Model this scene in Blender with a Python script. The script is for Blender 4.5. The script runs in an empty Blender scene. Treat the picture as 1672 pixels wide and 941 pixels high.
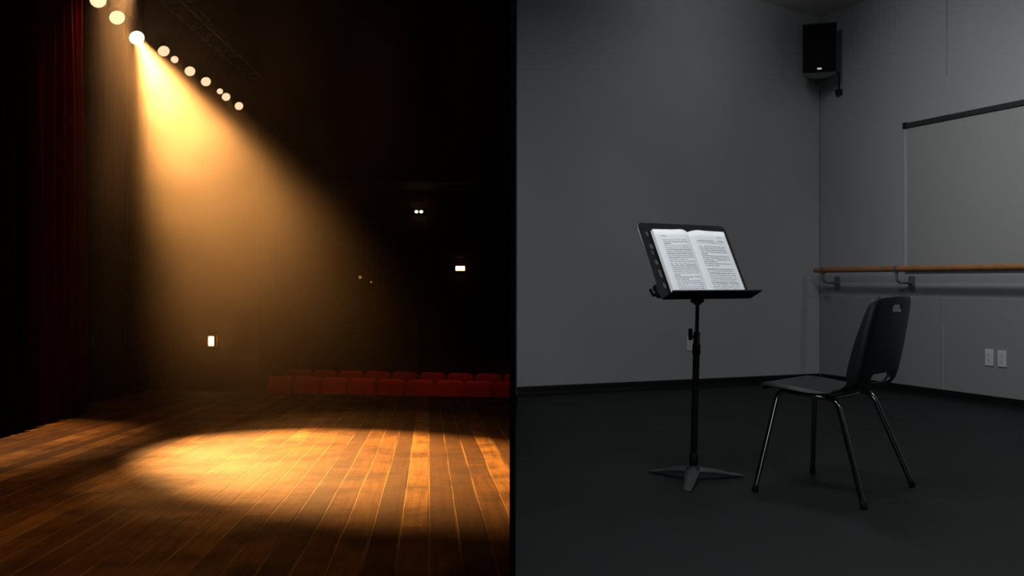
import bpy, bmesh, math, random
from mathutils import Vector, Matrix
random.seed(7)
S = bpy.context.scene
COL = S.collection
PI = math.pi
F = 1571.0                      # focal length in pixels of the 1672 x 941 frame
EYE = 0.88

# ------------------------------------------------------------------ helpers
def link(o, parent=None):
    COL.objects.link(o)
    if parent is not None:
        o.parent = parent
    return o

def mesh_obj(name, bm, mat=None, parent=None, smooth=False):
    me = bpy.data.meshes.new(name)
    bmesh.ops.recalc_face_normals(bm, faces=bm.faces[:])
    if smooth:
        for f in bm.faces:
            f.smooth = True
    bm.to_mesh(me); bm.free()
    if mat is not None:
        for m in (mat if isinstance(mat, (list, tuple)) else [mat]):
            me.materials.append(m)
    return link(bpy.data.objects.new(name, me), parent)

def tag(o, label, cat, group=None, kind=None):
    o['label'] = label; o['category'] = cat
    if group: o['group'] = group
    if kind: o['kind'] = kind
    return o

def thing(name, label, cat, loc=(0, 0, 0), rz=0.0, group=None):
    o = bpy.data.objects.new(name, None)
    o.location = loc; o.rotation_euler = (0, 0, rz)
    o.empty_display_size = 0.1
    link(o)
    return tag(o, label, cat, group)

def struct(name, bm, mat, parent=None, smooth=False):
    o = mesh_obj(name, bm, mat, parent, smooth)
    if parent is None:
        o['kind'] = 'structure'
    return o

def copy_tree(o, parent=None):
    c = o.copy(); COL.objects.link(c)
    if parent is not None:
        c.parent = parent
    for ch in [x for x in S.objects if x.parent == o]:
        copy_tree(ch, c)
    return c

def autosmooth(o, deg=35):
    me = o.data
    for p in me.polygons: p.use_smooth = True
    me.set_sharp_from_angle(angle=math.radians(deg))
    return o

def add_box(bm, c, s, rot=None, bevel=0.0, seg=2):
    r = bmesh.ops.create_cube(bm, size=1.0)
    vs = r['verts']
    bmesh.ops.scale(bm, vec=s, verts=vs)
    if bevel > 0:
        es = list({e for v in vs for e in v.link_edges})
        rr = bmesh.ops.bevel(bm, geom=es, offset=bevel, segments=seg, profile=0.5, affect='EDGES')
        vs = list({v for f in rr['faces'] for v in f.verts} | {v for v in vs if v.is_valid})
    if rot is not None:
        bmesh.ops.transform(bm, matrix=rot.to_4x4(), verts=vs)
    bmesh.ops.translate(bm, vec=c, verts=vs)
    return vs

def add_tube(bm, pts, r, n=12, cap=True):
    """round tube along a list of points; r a number or list of radii"""
    pts = [Vector(p) for p in pts]
    rs = r if isinstance(r, (list, tuple)) else [r] * len(pts)
    rings = []
    d0 = (pts[1] - pts[0]).normalized()
    up = Vector((0, 0, 1)) if abs(d0.z) < 0.9 else Vector((1, 0, 0))
    nx = d0.cross(up).normalized()
    for i, p in enumerate(pts):
        if i == 0: d = pts[1] - pts[0]
        elif i == len(pts) - 1: d = pts[-1] - pts[-2]
        else: d = (pts[i + 1] - pts[i]).normalized() + (pts[i] - pts[i - 1]).normalized()
        d.normalize()
        nx = (nx - d * nx.dot(d)).normalized()
        ny = d.cross(nx)
        rings.append([bm.verts.new(p + (nx * math.cos(2 * PI * k / n) + ny * math.sin(2 * PI * k / n)) * rs[i]) for k in range(n)])
    for a, b in zip(rings, rings[1:]):
        for k in range(n):
            bm.faces.new((a[k], a[(k + 1) % n], b[(k + 1) % n], b[k]))
    if cap:
        bm.faces.new(rings[0][::-1]); bm.faces.new(rings[-1])

def add_prism(bm, poly, vec):
    """extrude planar polygon (list of 3d points) along vec"""
    vec = Vector(vec)
    a = [bm.verts.new(Vector(p)) for p in poly]
    b = [bm.verts.new(Vector(p) + vec) for p in poly]
    n = len(poly)
    bm.faces.new(a); bm.faces.new(b[::-1])
    for k in range(n):
        bm.faces.new((a[k], b[k], b[(k + 1) % n], a[(k + 1) % n]))

def arc_bend(p0, p1, p2, r=0.05, n=6):
    """points of a bend at p1 between p0 and p2"""
    p0, p1, p2 = Vector(p0), Vector(p1), Vector(p2)
    a = p1 + (p0 - p1).normalized() * r
    b = p1 + (p2 - p1).normalized() * r
    out = []
    for i in range(n + 1):
        t = i / n
        out.append(a * (1 - t) ** 2 + p1 * 2 * t * (1 - t) + b * t * t)
    return out

def rounded_rect(w, h, r, n=5):
    pts = []
    for cx, cy, a0 in ((w / 2 - r, h / 2 - r, 0), (-w / 2 + r, h / 2 - r, 90), (-w / 2 + r, -h / 2 + r, 180), (w / 2 - r, -h / 2 + r, 270)):
        for i in range(n + 1):
            a = math.radians(a0 + 90 * i / n)
            pts.append((cx + r * math.cos(a), cy + r * math.sin(a)))
    return pts

def boolean_cut(o, cutters):
    for c in cutters:
        m = o.modifiers.new('cut', 'BOOLEAN'); m.operation = 'DIFFERENCE'; m.object = c; m.solver = 'EXACT'
    dg = bpy.context.evaluated_depsgraph_get(); dg.update()
    me = bpy.data.meshes.new_from_object(o.evaluated_get(dg), depsgraph=dg)
    mats = [m for m in o.data.materials]
    o.modifiers.clear()
    o.data = me
    me.materials.clear()
    for m in mats: me.materials.append(m)
    for p in me.polygons: p.material_index = 0
    for c in cutters:
        bpy.data.objects.remove(c)
    return o

# ------------------------------------------------------------------ materials
def mat(name, col, rough=0.6, metal=0.0, spec=0.5, sheen=0.0, emit=None, estr=0.0, noise=0.0, nscale=4.0, bump=0.0, bscale=60.0):
    m = bpy.data.materials.new(name); m.use_nodes = True
    nt = m.node_tree; b = nt.nodes['Principled BSDF']
    b.inputs['Base Color'].default_value = (*col, 1)
    b.inputs['Roughness'].default_value = rough
    b.inputs['Metallic'].default_value = metal
    b.inputs['Specular IOR Level'].default_value = spec
    if sheen:
        b.inputs['Sheen Weight'].default_value = sheen
        b.inputs['Sheen Tint'].default_value = (*[min(1, c * 6) for c in col], 1)
    if emit:
        b.inputs['Emission Color'].default_value = (*emit, 1)
        b.inputs['Emission Strength'].default_value = estr
    tc = nt.nodes.new('ShaderNodeTexCoord')
    if noise > 0:
        nz = nt.nodes.new('ShaderNodeTexNoise'); nz.inputs['Scale'].default_value = nscale
        nz.inputs['Detail'].default_value = 4
        nt.links.new(tc.outputs['Object'], nz.inputs['Vector'])
        mx = nt.nodes.new('ShaderNodeMix'); mx.data_type = 'RGBA'
        mx.inputs['A'].default_value = (*[c * (1 - noise) for c in col], 1)
        mx.inputs['B'].default_value = (*[min(1, c * (1 + noise)) for c in col], 1)
        nt.links.new(nz.outputs['Fac'], mx.inputs['Factor'])
        nt.links.new(mx.outputs['Result'], b.inputs['Base Color'])
    if bump > 0:
        nz = nt.nodes.new('ShaderNodeTexNoise'); nz.inputs['Scale'].default_value = bscale
        nt.links.new(tc.outputs['Object'], nz.inputs['Vector'])
        bp = nt.nodes.new('ShaderNodeBump'); bp.inputs['Strength'].default_value = bump
        bp.inputs['Distance'].default_value = 0.01
        nt.links.new(nz.outputs['Fac'], bp.inputs['Height'])
        nt.links.new(bp.outputs['Normal'], b.inputs['Normal'])
    return m

class NT:
    """small helper for maths in node trees"""
    def __init__(s, m): s.nt = m.node_tree
    def node(s, t, **kw):
        n = s.nt.nodes.new(t)
        for k, v in kw.items(): setattr(n, k, v)
        return n
    def put(s, sock, v):
        if hasattr(v, 'is_output'): s.nt.links.new(v, sock)
        else: sock.default_value = v
    def m(s, op, a, b=0.0, c=0.0, clamp=False):
        n = s.node('ShaderNodeMath', operation=op, use_clamp=clamp)
        s.put(n.inputs[0], a); s.put(n.inputs[1], b); s.put(n.inputs[2], c)
        return n.outputs[0]
    def xyz(s, x, y, z=0.0):
        n = s.node('ShaderNodeCombineXYZ')
        s.put(n.inputs[0], x); s.put(n.inputs[1], y); s.put(n.inputs[2], z)
        return n.outputs[0]
    def white(s, v):
        n = s.node('ShaderNodeTexWhiteNoise', noise_dimensions='3D'); s.put(n.inputs['Vector'], v)
        return n.outputs['Value']
    def noise(s, v, scale, detail=3.0, rough=0.5):
        n = s.node('ShaderNodeTexNoise'); s.put(n.inputs['Vector'], v)
        n.inputs['Scale'].default_value = scale; n.inputs['Detail'].default_value = detail; n.inputs['Roughness'].default_value = rough
        return n.outputs['Fac']
    def mix(s, f, a, b):
        n = s.node('ShaderNodeMix', data_type='RGBA')
        s.put(n.inputs['Factor'], f); s.put(n.inputs['A'], a); s.put(n.inputs['B'], b)
        return n.outputs['Result']
    def ramp(s, v, lo, hi):
        n = s.node('ShaderNodeMapRange', interpolation_type='SMOOTHSTEP')
        s.put(n.inputs['Value'], v); n.inputs['From Min'].default_value = lo; n.inputs['From Max'].default_value = hi
        return n.outputs['Result']

def stage_wood():
    m = bpy.data.materials.new('stage planks'); m.use_nodes = True
    t = NT(m); b = m.node_tree.nodes['Principled BSDF']
    tc = t.node('ShaderNodeTexCoord'); sp = t.node('ShaderNodeSeparateXYZ')
    m.node_tree.links.new(tc.outputs['Object'], sp.inputs[0])
    W = 0.125
    wob = t.m('MULTIPLY', t.m('SUBTRACT', t.noise(tc.outputs['Object'], 1.3, 2), 0.5), 0.010)
    xs = t.m('DIVIDE', t.m('ADD', sp.outputs[0], wob), W)
    ix = t.m('FLOOR', xs); fx = t.m('FRACT', xs)
    off = t.m('MULTIPLY', t.white(t.xyz(ix, 3.7)), 9.0)
    ys = t.m('DIVIDE', t.m('ADD', sp.outputs[1], off), 9.0)
    iy = t.m('FLOOR', ys); fy = t.m('FRACT', ys)
    rnd = t.white(t.xyz(ix, iy, 1.0))
    ex = t.m('MINIMUM', fx, t.m('SUBTRACT', 1.0, fx))          # distance to the joint, plank widths
    ey = t.m('MULTIPLY', t.m('MINIMUM', fy, t.m('SUBTRACT', 1.0, fy)), 9.0 / W)
    e = t.m('MINIMUM', ex, ey)
    gx = t.xyz(t.m('MULTIPLY', sp.outputs[0], 34.0), t.m('ADD', t.m('MULTIPLY', sp.outputs[1], 1.7), t.m('MULTIPLY', rnd, 40.0)), 0.0)
    grain = t.noise(gx, 1.0, 6, 0.65)
    wear = t.noise(tc.outputs['Object'], 2.3, 6, 0.6)
    fine = t.noise(tc.outputs['Object'], 26.0, 5, 0.7)
    c = t.mix(t.ramp(rnd, 0.0, 0.8), (0.085, 0.038, 0.0055, 1), (0.20, 0.098, 0.015, 1))
    c = t.mix(t.m('MULTIPLY', t.m('GREATER_THAN', rnd, 0.86), 0.55), c, (0.44, 0.25, 0.06, 1))
    c = t.mix(t.m('MULTIPLY', t.ramp(grain, 0.35, 0.75), 0.65), c, (0.030, 0.011, 0.003, 1))
    c = t.mix(t.m('MULTIPLY', t.ramp(wear, 0.42, 0.66), 0.72), c, (0.028, 0.010, 0.003, 1))
    c = t.mix(t.m('MULTIPLY', t.ramp(fine, 0.58, 0.78), 0.35), c, (0.30, 0.15, 0.05, 1))
    # plank-edge glints painted pale along some joints, dark gap in the middle of the joint
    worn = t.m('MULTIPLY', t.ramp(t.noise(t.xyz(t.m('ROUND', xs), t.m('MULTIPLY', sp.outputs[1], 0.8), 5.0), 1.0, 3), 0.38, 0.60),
               t.m('SUBTRACT', 1.0, t.ramp(ex, 0.018, 0.050)))  # mask of the painted edge glints
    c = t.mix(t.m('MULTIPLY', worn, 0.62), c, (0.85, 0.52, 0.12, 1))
    gap = t.m('SUBTRACT', 1.0, t.ramp(e, 0.008, 0.022))
    c = t.mix(gap, c, (0.006, 0.003, 0.001, 1))
    m.node_tree.links.new(c, b.inputs['Base Color'])
    r = t.m('ADD', 0.44, t.m('MULTIPLY', wear, 0.30))
    t.put(b.inputs['Roughness'], t.m('ADD', r, t.m('MULTIPLY', fine, 0.1)))
    b.inputs['Specular IOR Level'].default_value = 0.12
    h = t.m('ADD', t.m('MULTIPLY', t.ramp(e, 0.0, 0.05), 0.35), t.m('ADD', t.m('MULTIPLY', grain, 0.10), t.m('MULTIPLY', wear, 0.5)))
    bp = t.node('ShaderNodeBump'); bp.inputs['Strength'].default_value = 0.55; bp.inputs['Distance'].default_value = 0.006
    t.put(bp.inputs['Height'], h); m.node_tree.links.new(bp.outputs['Normal'], b.inputs['Normal'])
    return m

def page_paper(seed, first):
    """printed page: header, justified lines of illegible small type, page number"""
    m = bpy.data.materials.new('printed page'); m.use_nodes = True
    t = NT(m); b = m.node_tree.nodes['Principled BSDF']
    uv = t.node('ShaderNodeUVMap'); sp = t.node('ShaderNodeSeparateXYZ')
    m.node_tree.links.new(uv.outputs[0], sp.inputs[0])
    u, v = sp.outputs[0], sp.outputs[1]
    N = 34.0
    lv = t.m('MULTIPLY', v, N); il = t.m('FLOOR', lv); fl = t.m('FRACT', lv)
    rl = t.white(t.xyz(il, seed)); rl2 = t.white(t.xyz(il, seed + 9.0))
    inrow = t.m('MULTIPLY', t.m('GREATER_THAN', fl, 0.30), t.m('LESS_THAN', fl, 0.72))
    word = t.m('GREATER_THAN', t.noise(t.xyz(t.m('MULTIPLY', u, 30.0), t.m('MULTIPLY', il, 7.3), seed), 1.0, 2), 0.40)
    end = t.m('SUBTRACT', 0.88, t.m('MULTIPLY', t.m('LESS_THAN', rl, 0.22), t.m('MULTIPLY', rl2, 0.6)))
    cols = t.m('MULTIPLY', t.m('GREATER_THAN', u, 0.17 if first else 0.13), t.m('LESS_THAN', u, end))
    rows = t.m('MULTIPLY', t.m('GREATER_THAN', v, 0.10), t.m('LESS_THAN', v, 0.86))
    body = t.m('MULTIPLY', t.m('MULTIPLY', inrow, word), t.m('MULTIPLY', cols, rows))
    blank = t.m('GREATER_THAN', t.white(t.xyz(il, seed + 3.0)), 0.05)
    body = t.m('MULTIPLY', body, blank)
    def patch(u0, u1, v0, v1):
        return t.m('MULTIPLY', t.m('MULTIPLY', t.m('GREATER_THAN', u, u0), t.m('LESS_THAN', u, u1)), t.m('MULTIPLY', t.m('GREATER_THAN', v, v0), t.m('LESS_THAN', v, v1)))
    head = patch(0.16, 0.30, 0.895, 0.907) if first else patch(0.74, 0.86, 0.895, 0.907)
    num = patch(0.82, 0.85, 0.045, 0.06) if first else patch(0.13, 0.16, 0.045, 0.06)
    ink = t.m('MAXIMUM', t.m('MULTIPLY', body, t.m('ADD', 0.45, t.m('MULTIPLY', rl2, 0.35))), t.m('MULTIPLY', t.m('MAXIMUM', head, num), 0.6))
    c = t.mix(ink, (0.80, 0.83, 0.85, 1), (0.05, 0.06, 0.07, 1))
    m.node_tree.links.new(c, b.inputs['Base Color'])
    b.inputs['Roughness'].default_value = 0.75
    b.inputs['Specular IOR Level'].default_value = 0.2
    return m

def studio_floor():
    m = mat('dark vinyl floor', (0.030, 0.031, 0.033), 0.55, spec=0.15)
    t = NT(m); b = m.node_tree.nodes['Principled BSDF']
    tc = t.node('ShaderNodeTexCoord'); o = tc.outputs['Object']
    n1 = t.noise(o, 1.1, 5, 0.6); n2 = t.noise(o, 14.0, 6, 0.75)
    sp = t.node('ShaderNodeSeparateXYZ'); m.node_tree.links.new(o, sp.inputs[0])
    sc = t.noise(t.xyz(t.m('ADD', t.m('MULTIPLY', sp.outputs[0], 2.0), sp.outputs[1]), t.m('MULTIPLY', sp.outputs[1], 22.0)), 1.0, 4, 0.7)
    c = t.mix(n1, (0.0045, 0.0046, 0.0049, 1), (0.0085, 0.0087, 0.0091, 1))
    c = t.mix(t.m('MULTIPLY', t.ramp(n2, 0.62, 0.80), 0.35), c, (0.10, 0.10, 0.105, 1))
    c = t.mix(t.m('MULTIPLY', t.ramp(sc, 0.68, 0.80), 0.40), c, (0.12, 0.12, 0.125, 1))
    m.node_tree.links.new(c, b.inputs['Base Color'])
    t.put(b.inputs['Roughness'], t.m('ADD', 0.42, t.m('MULTIPLY', n1, 0.22)))
    bp = t.node('ShaderNodeBump'); bp.inputs['Strength'].default_value = 0.12; bp.inputs['Distance'].default_value = 0.004
    t.put(bp.inputs['Height'], n2); m.node_tree.links.new(bp.outputs['Normal'], b.inputs['Normal'])
    return m

def velvet(name, col, sheen):
    m = mat(name, col, 0.85, spec=0.15, sheen=sheen, noise=0.25, nscale=9, bump=0.15, bscale=180)
    m.node_tree.nodes['Principled BSDF'].inputs['Sheen Roughness'].default_value = 0.25
    return m

M = dict(
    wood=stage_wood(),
    red=velvet('red stage velvet', (0.055, 0.0022, 0.0015), 0.45),
    blackcloth=velvet('black stage cloth', (0.005, 0.004, 0.003), 0.05),
    seat=velvet('red seat velvet', (0.20, 0.012, 0.006), 0.3),
    black=mat('black paint', (0.006, 0.006, 0.0065), 0.55, spec=0.3),
    matte=mat('matte black board', (0.002, 0.002, 0.002), 0.95, spec=0.05),
    house=mat('dark brown house wall', (0.040, 0.026, 0.014), 0.8, spec=0.2, noise=0.3, nscale=2),
    carpet=mat('dark house carpet', (0.012, 0.004, 0.004), 0.95, spec=0.1, noise=0.4, nscale=30),
    truss=mat('dull truss steel', (0.32, 0.27, 0.22), 0.32, metal=0.9),
    wall=mat('grey painted plaster', (0.255, 0.26, 0.265), 0.75, spec=0.25, noise=0.13, nscale=1.1, bump=0.05, bscale=120),
    lightcut=mat('darker grey dado paint', (0.180, 0.188, 0.192), 0.72, spec=0.25, noise=0.12, nscale=1.1, bump=0.05, bscale=120),  # darker base colour imitates the light cut off below the barre
    seam=mat('seam filler', (0.16, 0.163, 0.167), 0.7, spec=0.2),
    palebead=mat('pale seam bead', (0.265, 0.27, 0.275), 0.6, spec=0.4),
    ceil=mat('grey ceiling', (0.5, 0.49, 0.48), 0.85, spec=0.2, noise=0.1, nscale=2),
    floor=studio_floor(),
    rubber=mat('black rubber', (0.0035, 0.0036, 0.004), 0.55, spec=0.12),
    board=mat('grey marker board', (0.25, 0.246, 0.244), 0.45, spec=0.35, noise=0.04, nscale=2),
    alu=mat('dull aluminium', (0.42, 0.43, 0.44), 0.45, metal=0.3),
    darkalu=mat('dark metal rail', (0.055, 0.058, 0.06), 0.4, metal=0.7),
    oak=mat('varnished oak', (0.30, 0.125, 0.040), 0.42, spec=0.45, noise=0.35, nscale=9),
    iron=mat('grey bracket iron', (0.11, 0.112, 0.115), 0.5, metal=0.3),
    plate=mat('pale plastic plate', (0.42, 0.43, 0.44), 0.45, spec=0.4),
    slot=mat('dark slot', (0.03, 0.03, 0.03), 0.6),
    shell=mat('black moulded plastic', (0.009, 0.0105, 0.0118), 0.36, spec=0.35, bump=0.06, bscale=260),
    chrome=mat('dark chrome', (0.30, 0.30, 0.31), 0.16, metal=1.0),
    standblack=mat('black enamel', (0.0035, 0.0038, 0.0042), 0.5, spec=0.12),
    castgrey=mat('worn grey cast base', (0.024, 0.025, 0.027), 0.48, spec=0.4, noise=0.3, nscale=30),
    rim=mat('bare metal edge', (0.35, 0.36, 0.37), 0.4, metal=0.9),
    paper=mat('page edges', (0.70, 0.72, 0.73), 0.8, spec=0.15),
    cover=mat('dark book cover', (0.03, 0.03, 0.035), 0.6),
    badge=mat('silver badge', (0.65, 0.66, 0.68), 0.35, metal=0.4),
    grille=mat('black speaker cloth', (0.0035, 0.0035, 0.004), 0.9, spec=0.1),
    lens=mat('lit lens', (0.9, 0.8, 0.6), 0.4, emit=(1.0, 0.74, 0.42), estr=1.25),
    lenshot=mat('bright lit lens', (0.9, 0.8, 0.6), 0.4, emit=(1.0, 0.80, 0.52), estr=14.0),
    sconce=mat('lit glass', (0.9, 0.8, 0.6), 0.4, emit=(1.0, 0.60, 0.24), estr=4.0),
    bulb=mat('lit bulb', (0.9, 0.8, 0.6), 0.4, emit=(1.0, 0.72, 0.40), estr=9.0),
    dimbulb=mat('dim bulb', (0.5, 0.4, 0.3), 0.4, emit=(1.0, 0.45, 0.14), estr=0.28),
    brass=mat('dull brass', (0.18, 0.10, 0.03), 0.45, metal=0.9),
)

# ------------------------------------------------------------------ camera
cam = bpy.data.cameras.new('camera'); co = bpy.data.objects.new('camera', cam); link(co)
cam.sensor_fit = 'HORIZONTAL'; cam.sensor_width = 36.0
cam.lens = 36.0 * F / 1672.0
cam.shift_y = (460 - 470.5) / 1672.0
co.location = (0, 0, EYE); co.rotation_euler = (PI / 2, 0, 0)
cam.clip_start = 0.05; cam.clip_end = 200
S.camera = co

# ================================================================== THE DIVIDING WALL
bm = bmesh.new()
add_prism(bm, [(-0.0068, 2.74, -2.2), (0.0102, 2.74, -2.2), (0.020, 5.6, -2.2), (0.030, 9, -2.2), (0.030, 12.6, -2.2), (-0.022, 12.6, -2.2), (-0.018, 9, -2.2), (-0.013, 5.6, -2.2)], (0, 0, 11.2))
struct('wall_partition', bm, M['matte'])

# ================================================================== THEATRE (left of the dividing wall)
RAKE = 0.0497
bd = Vector((-0.0866, 1.0)).normalized()                     # direction of the boards in plan
ang = math.atan2(-bd.x, bd.y)
def zst(x, y):                                               # height of the raked stage
    return -RAKE * (bd.x * x + bd.y * y)

Rst = Matrix.Rotation(ang, 4, 'Z') @ Matrix.Rotation(-math.atan(RAKE), 4, 'X')
inv = Rst.inverted()
edge = [(-0.014, 12.42), (-1.6, 12.88), (-3.2, 13.42), (-4.8, 14.02), (-7.9, 15.2)]
outline = [(-0.004, 0.9), (-0.006, 2.7), (-0.012, 5.6), (-0.019, 11.0)] + edge + [(-7.9, 0.9)]
top = [inv @ Vector((x, y, zst(x, y))) for x, y in outline]
bm = bmesh.new(); add_prism(bm, [(p.x, p.y, 0) for p in top], (0, 0, -0.10))
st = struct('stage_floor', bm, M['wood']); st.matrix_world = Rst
# rounded nosing along the front edge and the fascia below it
bm = bmesh.new()
add_tube(bm, [(x, y, zst(x, y) - 0.016) for x, y in edge], 0.016, 8)
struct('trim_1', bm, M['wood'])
bm = bmesh.new()
for (a, b) in zip(edge, edge[1:]):
    q = [(a[0], a[1] - .06, -1.85), (b[0], b[1] - .06, -1.85), (b[0], b[1] - .06, zst(*b) - .1), (a[0], a[1] - .06, zst(*a) - .1)]
    add_prism(bm, q, (0, -0.04, 0))
struct('stage_front_wall', bm, M['black'])

# auditorium floor, rising gently away from the stage
rowd = Vector((-0.974, 0.228)).normalized(); rown = Vector((0.228, 0.974)).normalized()
row0 = Vector((0.0, 16.36))
def zau(p): return -1.75 + 0.036 * (Vector(p) - row0).dot(rown)
bm = bmesh.new()
c4 = [(2.4, 12.64), (2.4, 30), (-9, 30), (-9, 12.64)]
add_prism(bm, [(x, y, zau((x, y))) for x, y in c4], (0, 0, -0.1))
struct('floor_auditorium', bm, M['carpet'])
# house shell
def wall_box(name, x0, x1, y0, y1, z0, z1, m):
    bm = bmesh.new(); add_box(bm, ((x0 + x1) / 2, (y0 + y1) / 2, (z0 + z1) / 2), (x1 - x0, y1 - y0, z1 - z0)); return struct(name, bm, m)
wall_box('wall_house_back', -9, 2.4, 29.5, 29.8, -1.9, 9, M['house'])
wall_box('wall_wing', -8.3, -8.0, 0.9, 17.9, -1.9, 9, M['black'])
wall_box('wall_pier', -8.3, -4.72, 17.95, 18.25, -1.9, 9, M['house'])
wall_box('wall_house_left', -5.0, -4.72, 18.25, 29.5, -1.9, 9, M['house'])
wall_box('ceiling_house', -9, -0.03, 0.9, 29.8, 8.9, 9.0, M['black'])
wall_box('wall_house_right', 2.4, 2.6, 12.64, 29.8, -1.9, 9, M['house'])
wall_box('wall_house_front', 0.031, 2.4, 12.45, 12.64, -1.9, 9, M['house'])
wall_box('ceiling_house_side', -0.03, 2.6, 12.64, 29.8, 8.9, 9.0, M['black'])
# balcony at the rear
bm = bmesh.new()
add_box(bm, (-1.16, 28.2, 3.8), (7.05, 2.5, 0.25))
add_box(bm, (-1.16, 26.95, 4.3), (7.05, 0.12, 0.85), bevel=0.02)
add_box(bm, (-1.16, 26.95, 4.76), (7.05, 0.2, 0.07), bevel=0.02)
bal = mesh_obj('balcony', bm, M['house']); bal['kind'] = 'structure'

# ---- curtains
def curtain(name, y0, y1, m, label, cat, amp, fold, ztop, xoff=0.0, seed=0, hem=True, tuck=0.0):
    rnd = random.Random(seed)
    L = (y1 - y0)
    nf = max(2, round(L / fold))
    cuts = [0.0]
    for i in range(nf): cuts.append(cuts[-1] + rnd.uniform(0.7, 1.3))
    cuts = [c / cuts[-1] for c in cuts]
    per = 24
    us = []
    for i in range(nf):
        a = amp * rnd.uniform(0.65, 1.15)
        for k in range(per):
            us.append((cuts[i] + (cuts[i + 1] - cuts[i]) * k / per, k / per, a, i))
    us.append((1.0, 0.0, amp, nf))
    nz = 26
    phase = [rnd.uniform(-0.06, 0.06) for _ in range(nf + 1)]
    bm = bmesh.new(); grid = []
    for j in range(nz + 1):
        t = j / nz
        row = []
        for (u, k, a, i) in us:
            y = y0 + u * L
            x = -4.35 - 0.112 * (y - 8.18) + xoff
            s = 2.0 * math.exp(-((k - .5) / .17) ** 2) - 1.0      # narrow ridges, wide hollows
            sway = 0.02 * math.sin(3.1 * t + 7 * phase[i] * 10) + 0.012 * math.sin(9 * t + i)
            wid = 0.75 + 0.35 * (1 - t)
            px = x + a * s * wid + sway * 0.6
            py = y + 0.20 * a * math.sin(2 * PI * k) * wid + sway
            zb = zst(px, py) + 0.012
            row.append(bm.verts.new((px, py, zb + t * (ztop - zb))))
        grid.append(row)
    for j in range(nz):
        for i in range(len(us) - 1):
            bm.faces.new((grid[j][i], grid[j][i + 1], grid[j + 1][i + 1], grid[j + 1][i]))
    root = thing(name, label, cat, (0, 0, 0))
    o = mesh_obj('cloth', bm, m, root, smooth=True)
    sm = o.modifiers.new('thick', 'SOLIDIFY'); sm.thickness = 0.012
    bm = bmesh.new()
    add_tube(bm, [(-4.35 - 0.112 * (y - 8.18) + xoff, y, ztop + 0.03) for y in (y0 - .1, y1 + .1)], 0.025, 10)
    mesh_obj('hanging_pipe', bm, M['black'], root)
    return root
curtain('stage_curtain', 8.72, 10.15, M['red'], 'deep red velvet stage curtain with lit folds at the left of the stage', 'curtain', 0.10, 0.205, 5.6, seed=3)
curtain('masking_drape', 6.6, 8.58, M['blackcloth'], 'black unlit masking drape at the far left edge, nearer than the red curtain', 'curtain', 0.07, 0.2, 5.6, xoff=0.06, seed=5)
curtain('masking_drape', 10.30, 11.65, M['blackcloth'], 'dark masking drape just beyond the red curtain', 'curtain', 0.06, 0.19, 5.6, xoff=-0.36, seed=8)
curtain('masking_drape', 11.85, 13.0, M['blackcloth'], 'dark masking drape between the other two drapes beyond the red curtain', 'curtain', 0.06, 0.19, 5.6, xoff=-0.36, seed=11)
curtain('masking_drape', 13.2, 14.0, M['blackcloth'], 'dark masking drape farthest back, at the stage front', 'curtain', 0.06, 0.19, 5.6, xoff=-0.36, seed=12)

# ---- lighting truss along the stage side, with ten lit spotlights
def at(px, py, Y):                                           # world point seen at a pixel at distance Y
    return Vector(((px - 836) / F * Y, Y, EYE - (py - 460) / F * Y))
root = thing('lighting_truss', 'black steel lattice lighting truss above the row of stage lamps', 'truss')
A, B = Vector((-4.45, 10.45, 4.62)), Vector((-4.72, 18.0, 4.62))
dv = (B - A).normalized(); sidev = dv.cross(Vector((0, 0, 1))).normalized()
w = 0.13
chords = [(sidev * w, 0.0), (sidev * -w, 0.0), (Vector((0, 0, 1)) * 0.24, 0.0)]
for off, _ in chords:
    bm = bmesh.new(); add_tube(bm, [A + off, B + off], 0.022, 10); mesh_obj('chord', bm, M['truss'], root, smooth=True)
bm = bmesh.new()
n = 22
for i in range(n):
    p0, p1 = A.lerp(B, i / n), A.lerp(B, (i + 0.5) / n)
    p2 = A.lerp(B, (i + 1) / n)
    for off in (sidev * w, sidev * -w):
        add_tube(bm, [p0 + off, p1 + Vector((0, 0, .24))], 0.009, 6)
        add_tube(bm, [p1 + Vector((0, 0, .24)), p2 + off], 0.009, 6)
    add_tube(bm, [p0 + sidev * w, p0 - sidev * w], 0.009, 6)
mesh_obj('lattice', bm, M['truss'], root, smooth=True)
for i in (0.1, 0.5, 0.9):
    p = A.lerp(B, i) + Vector((0, 0, .24))
    bm = bmesh.new(); add_tube(bm, [p, p + Vector((0, 0, 4.1))], 0.006, 6); mesh_obj('suspension_cable', bm, M['black'], root)
# a loose cable looped along the truss
bm = bmesh.new(); pts = []
for i in range(60):
    p = A.lerp(B, i / 59) + sidev * (w + .03)
    pts.append(p + Vector((0, 0, 0.10 - 0.09 * abs(math.sin(i * 0.42)))))
add_tube(bm, pts, 0.008, 6); mesh_obj('cable', bm, M['black'], root, smooth=True)

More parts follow.
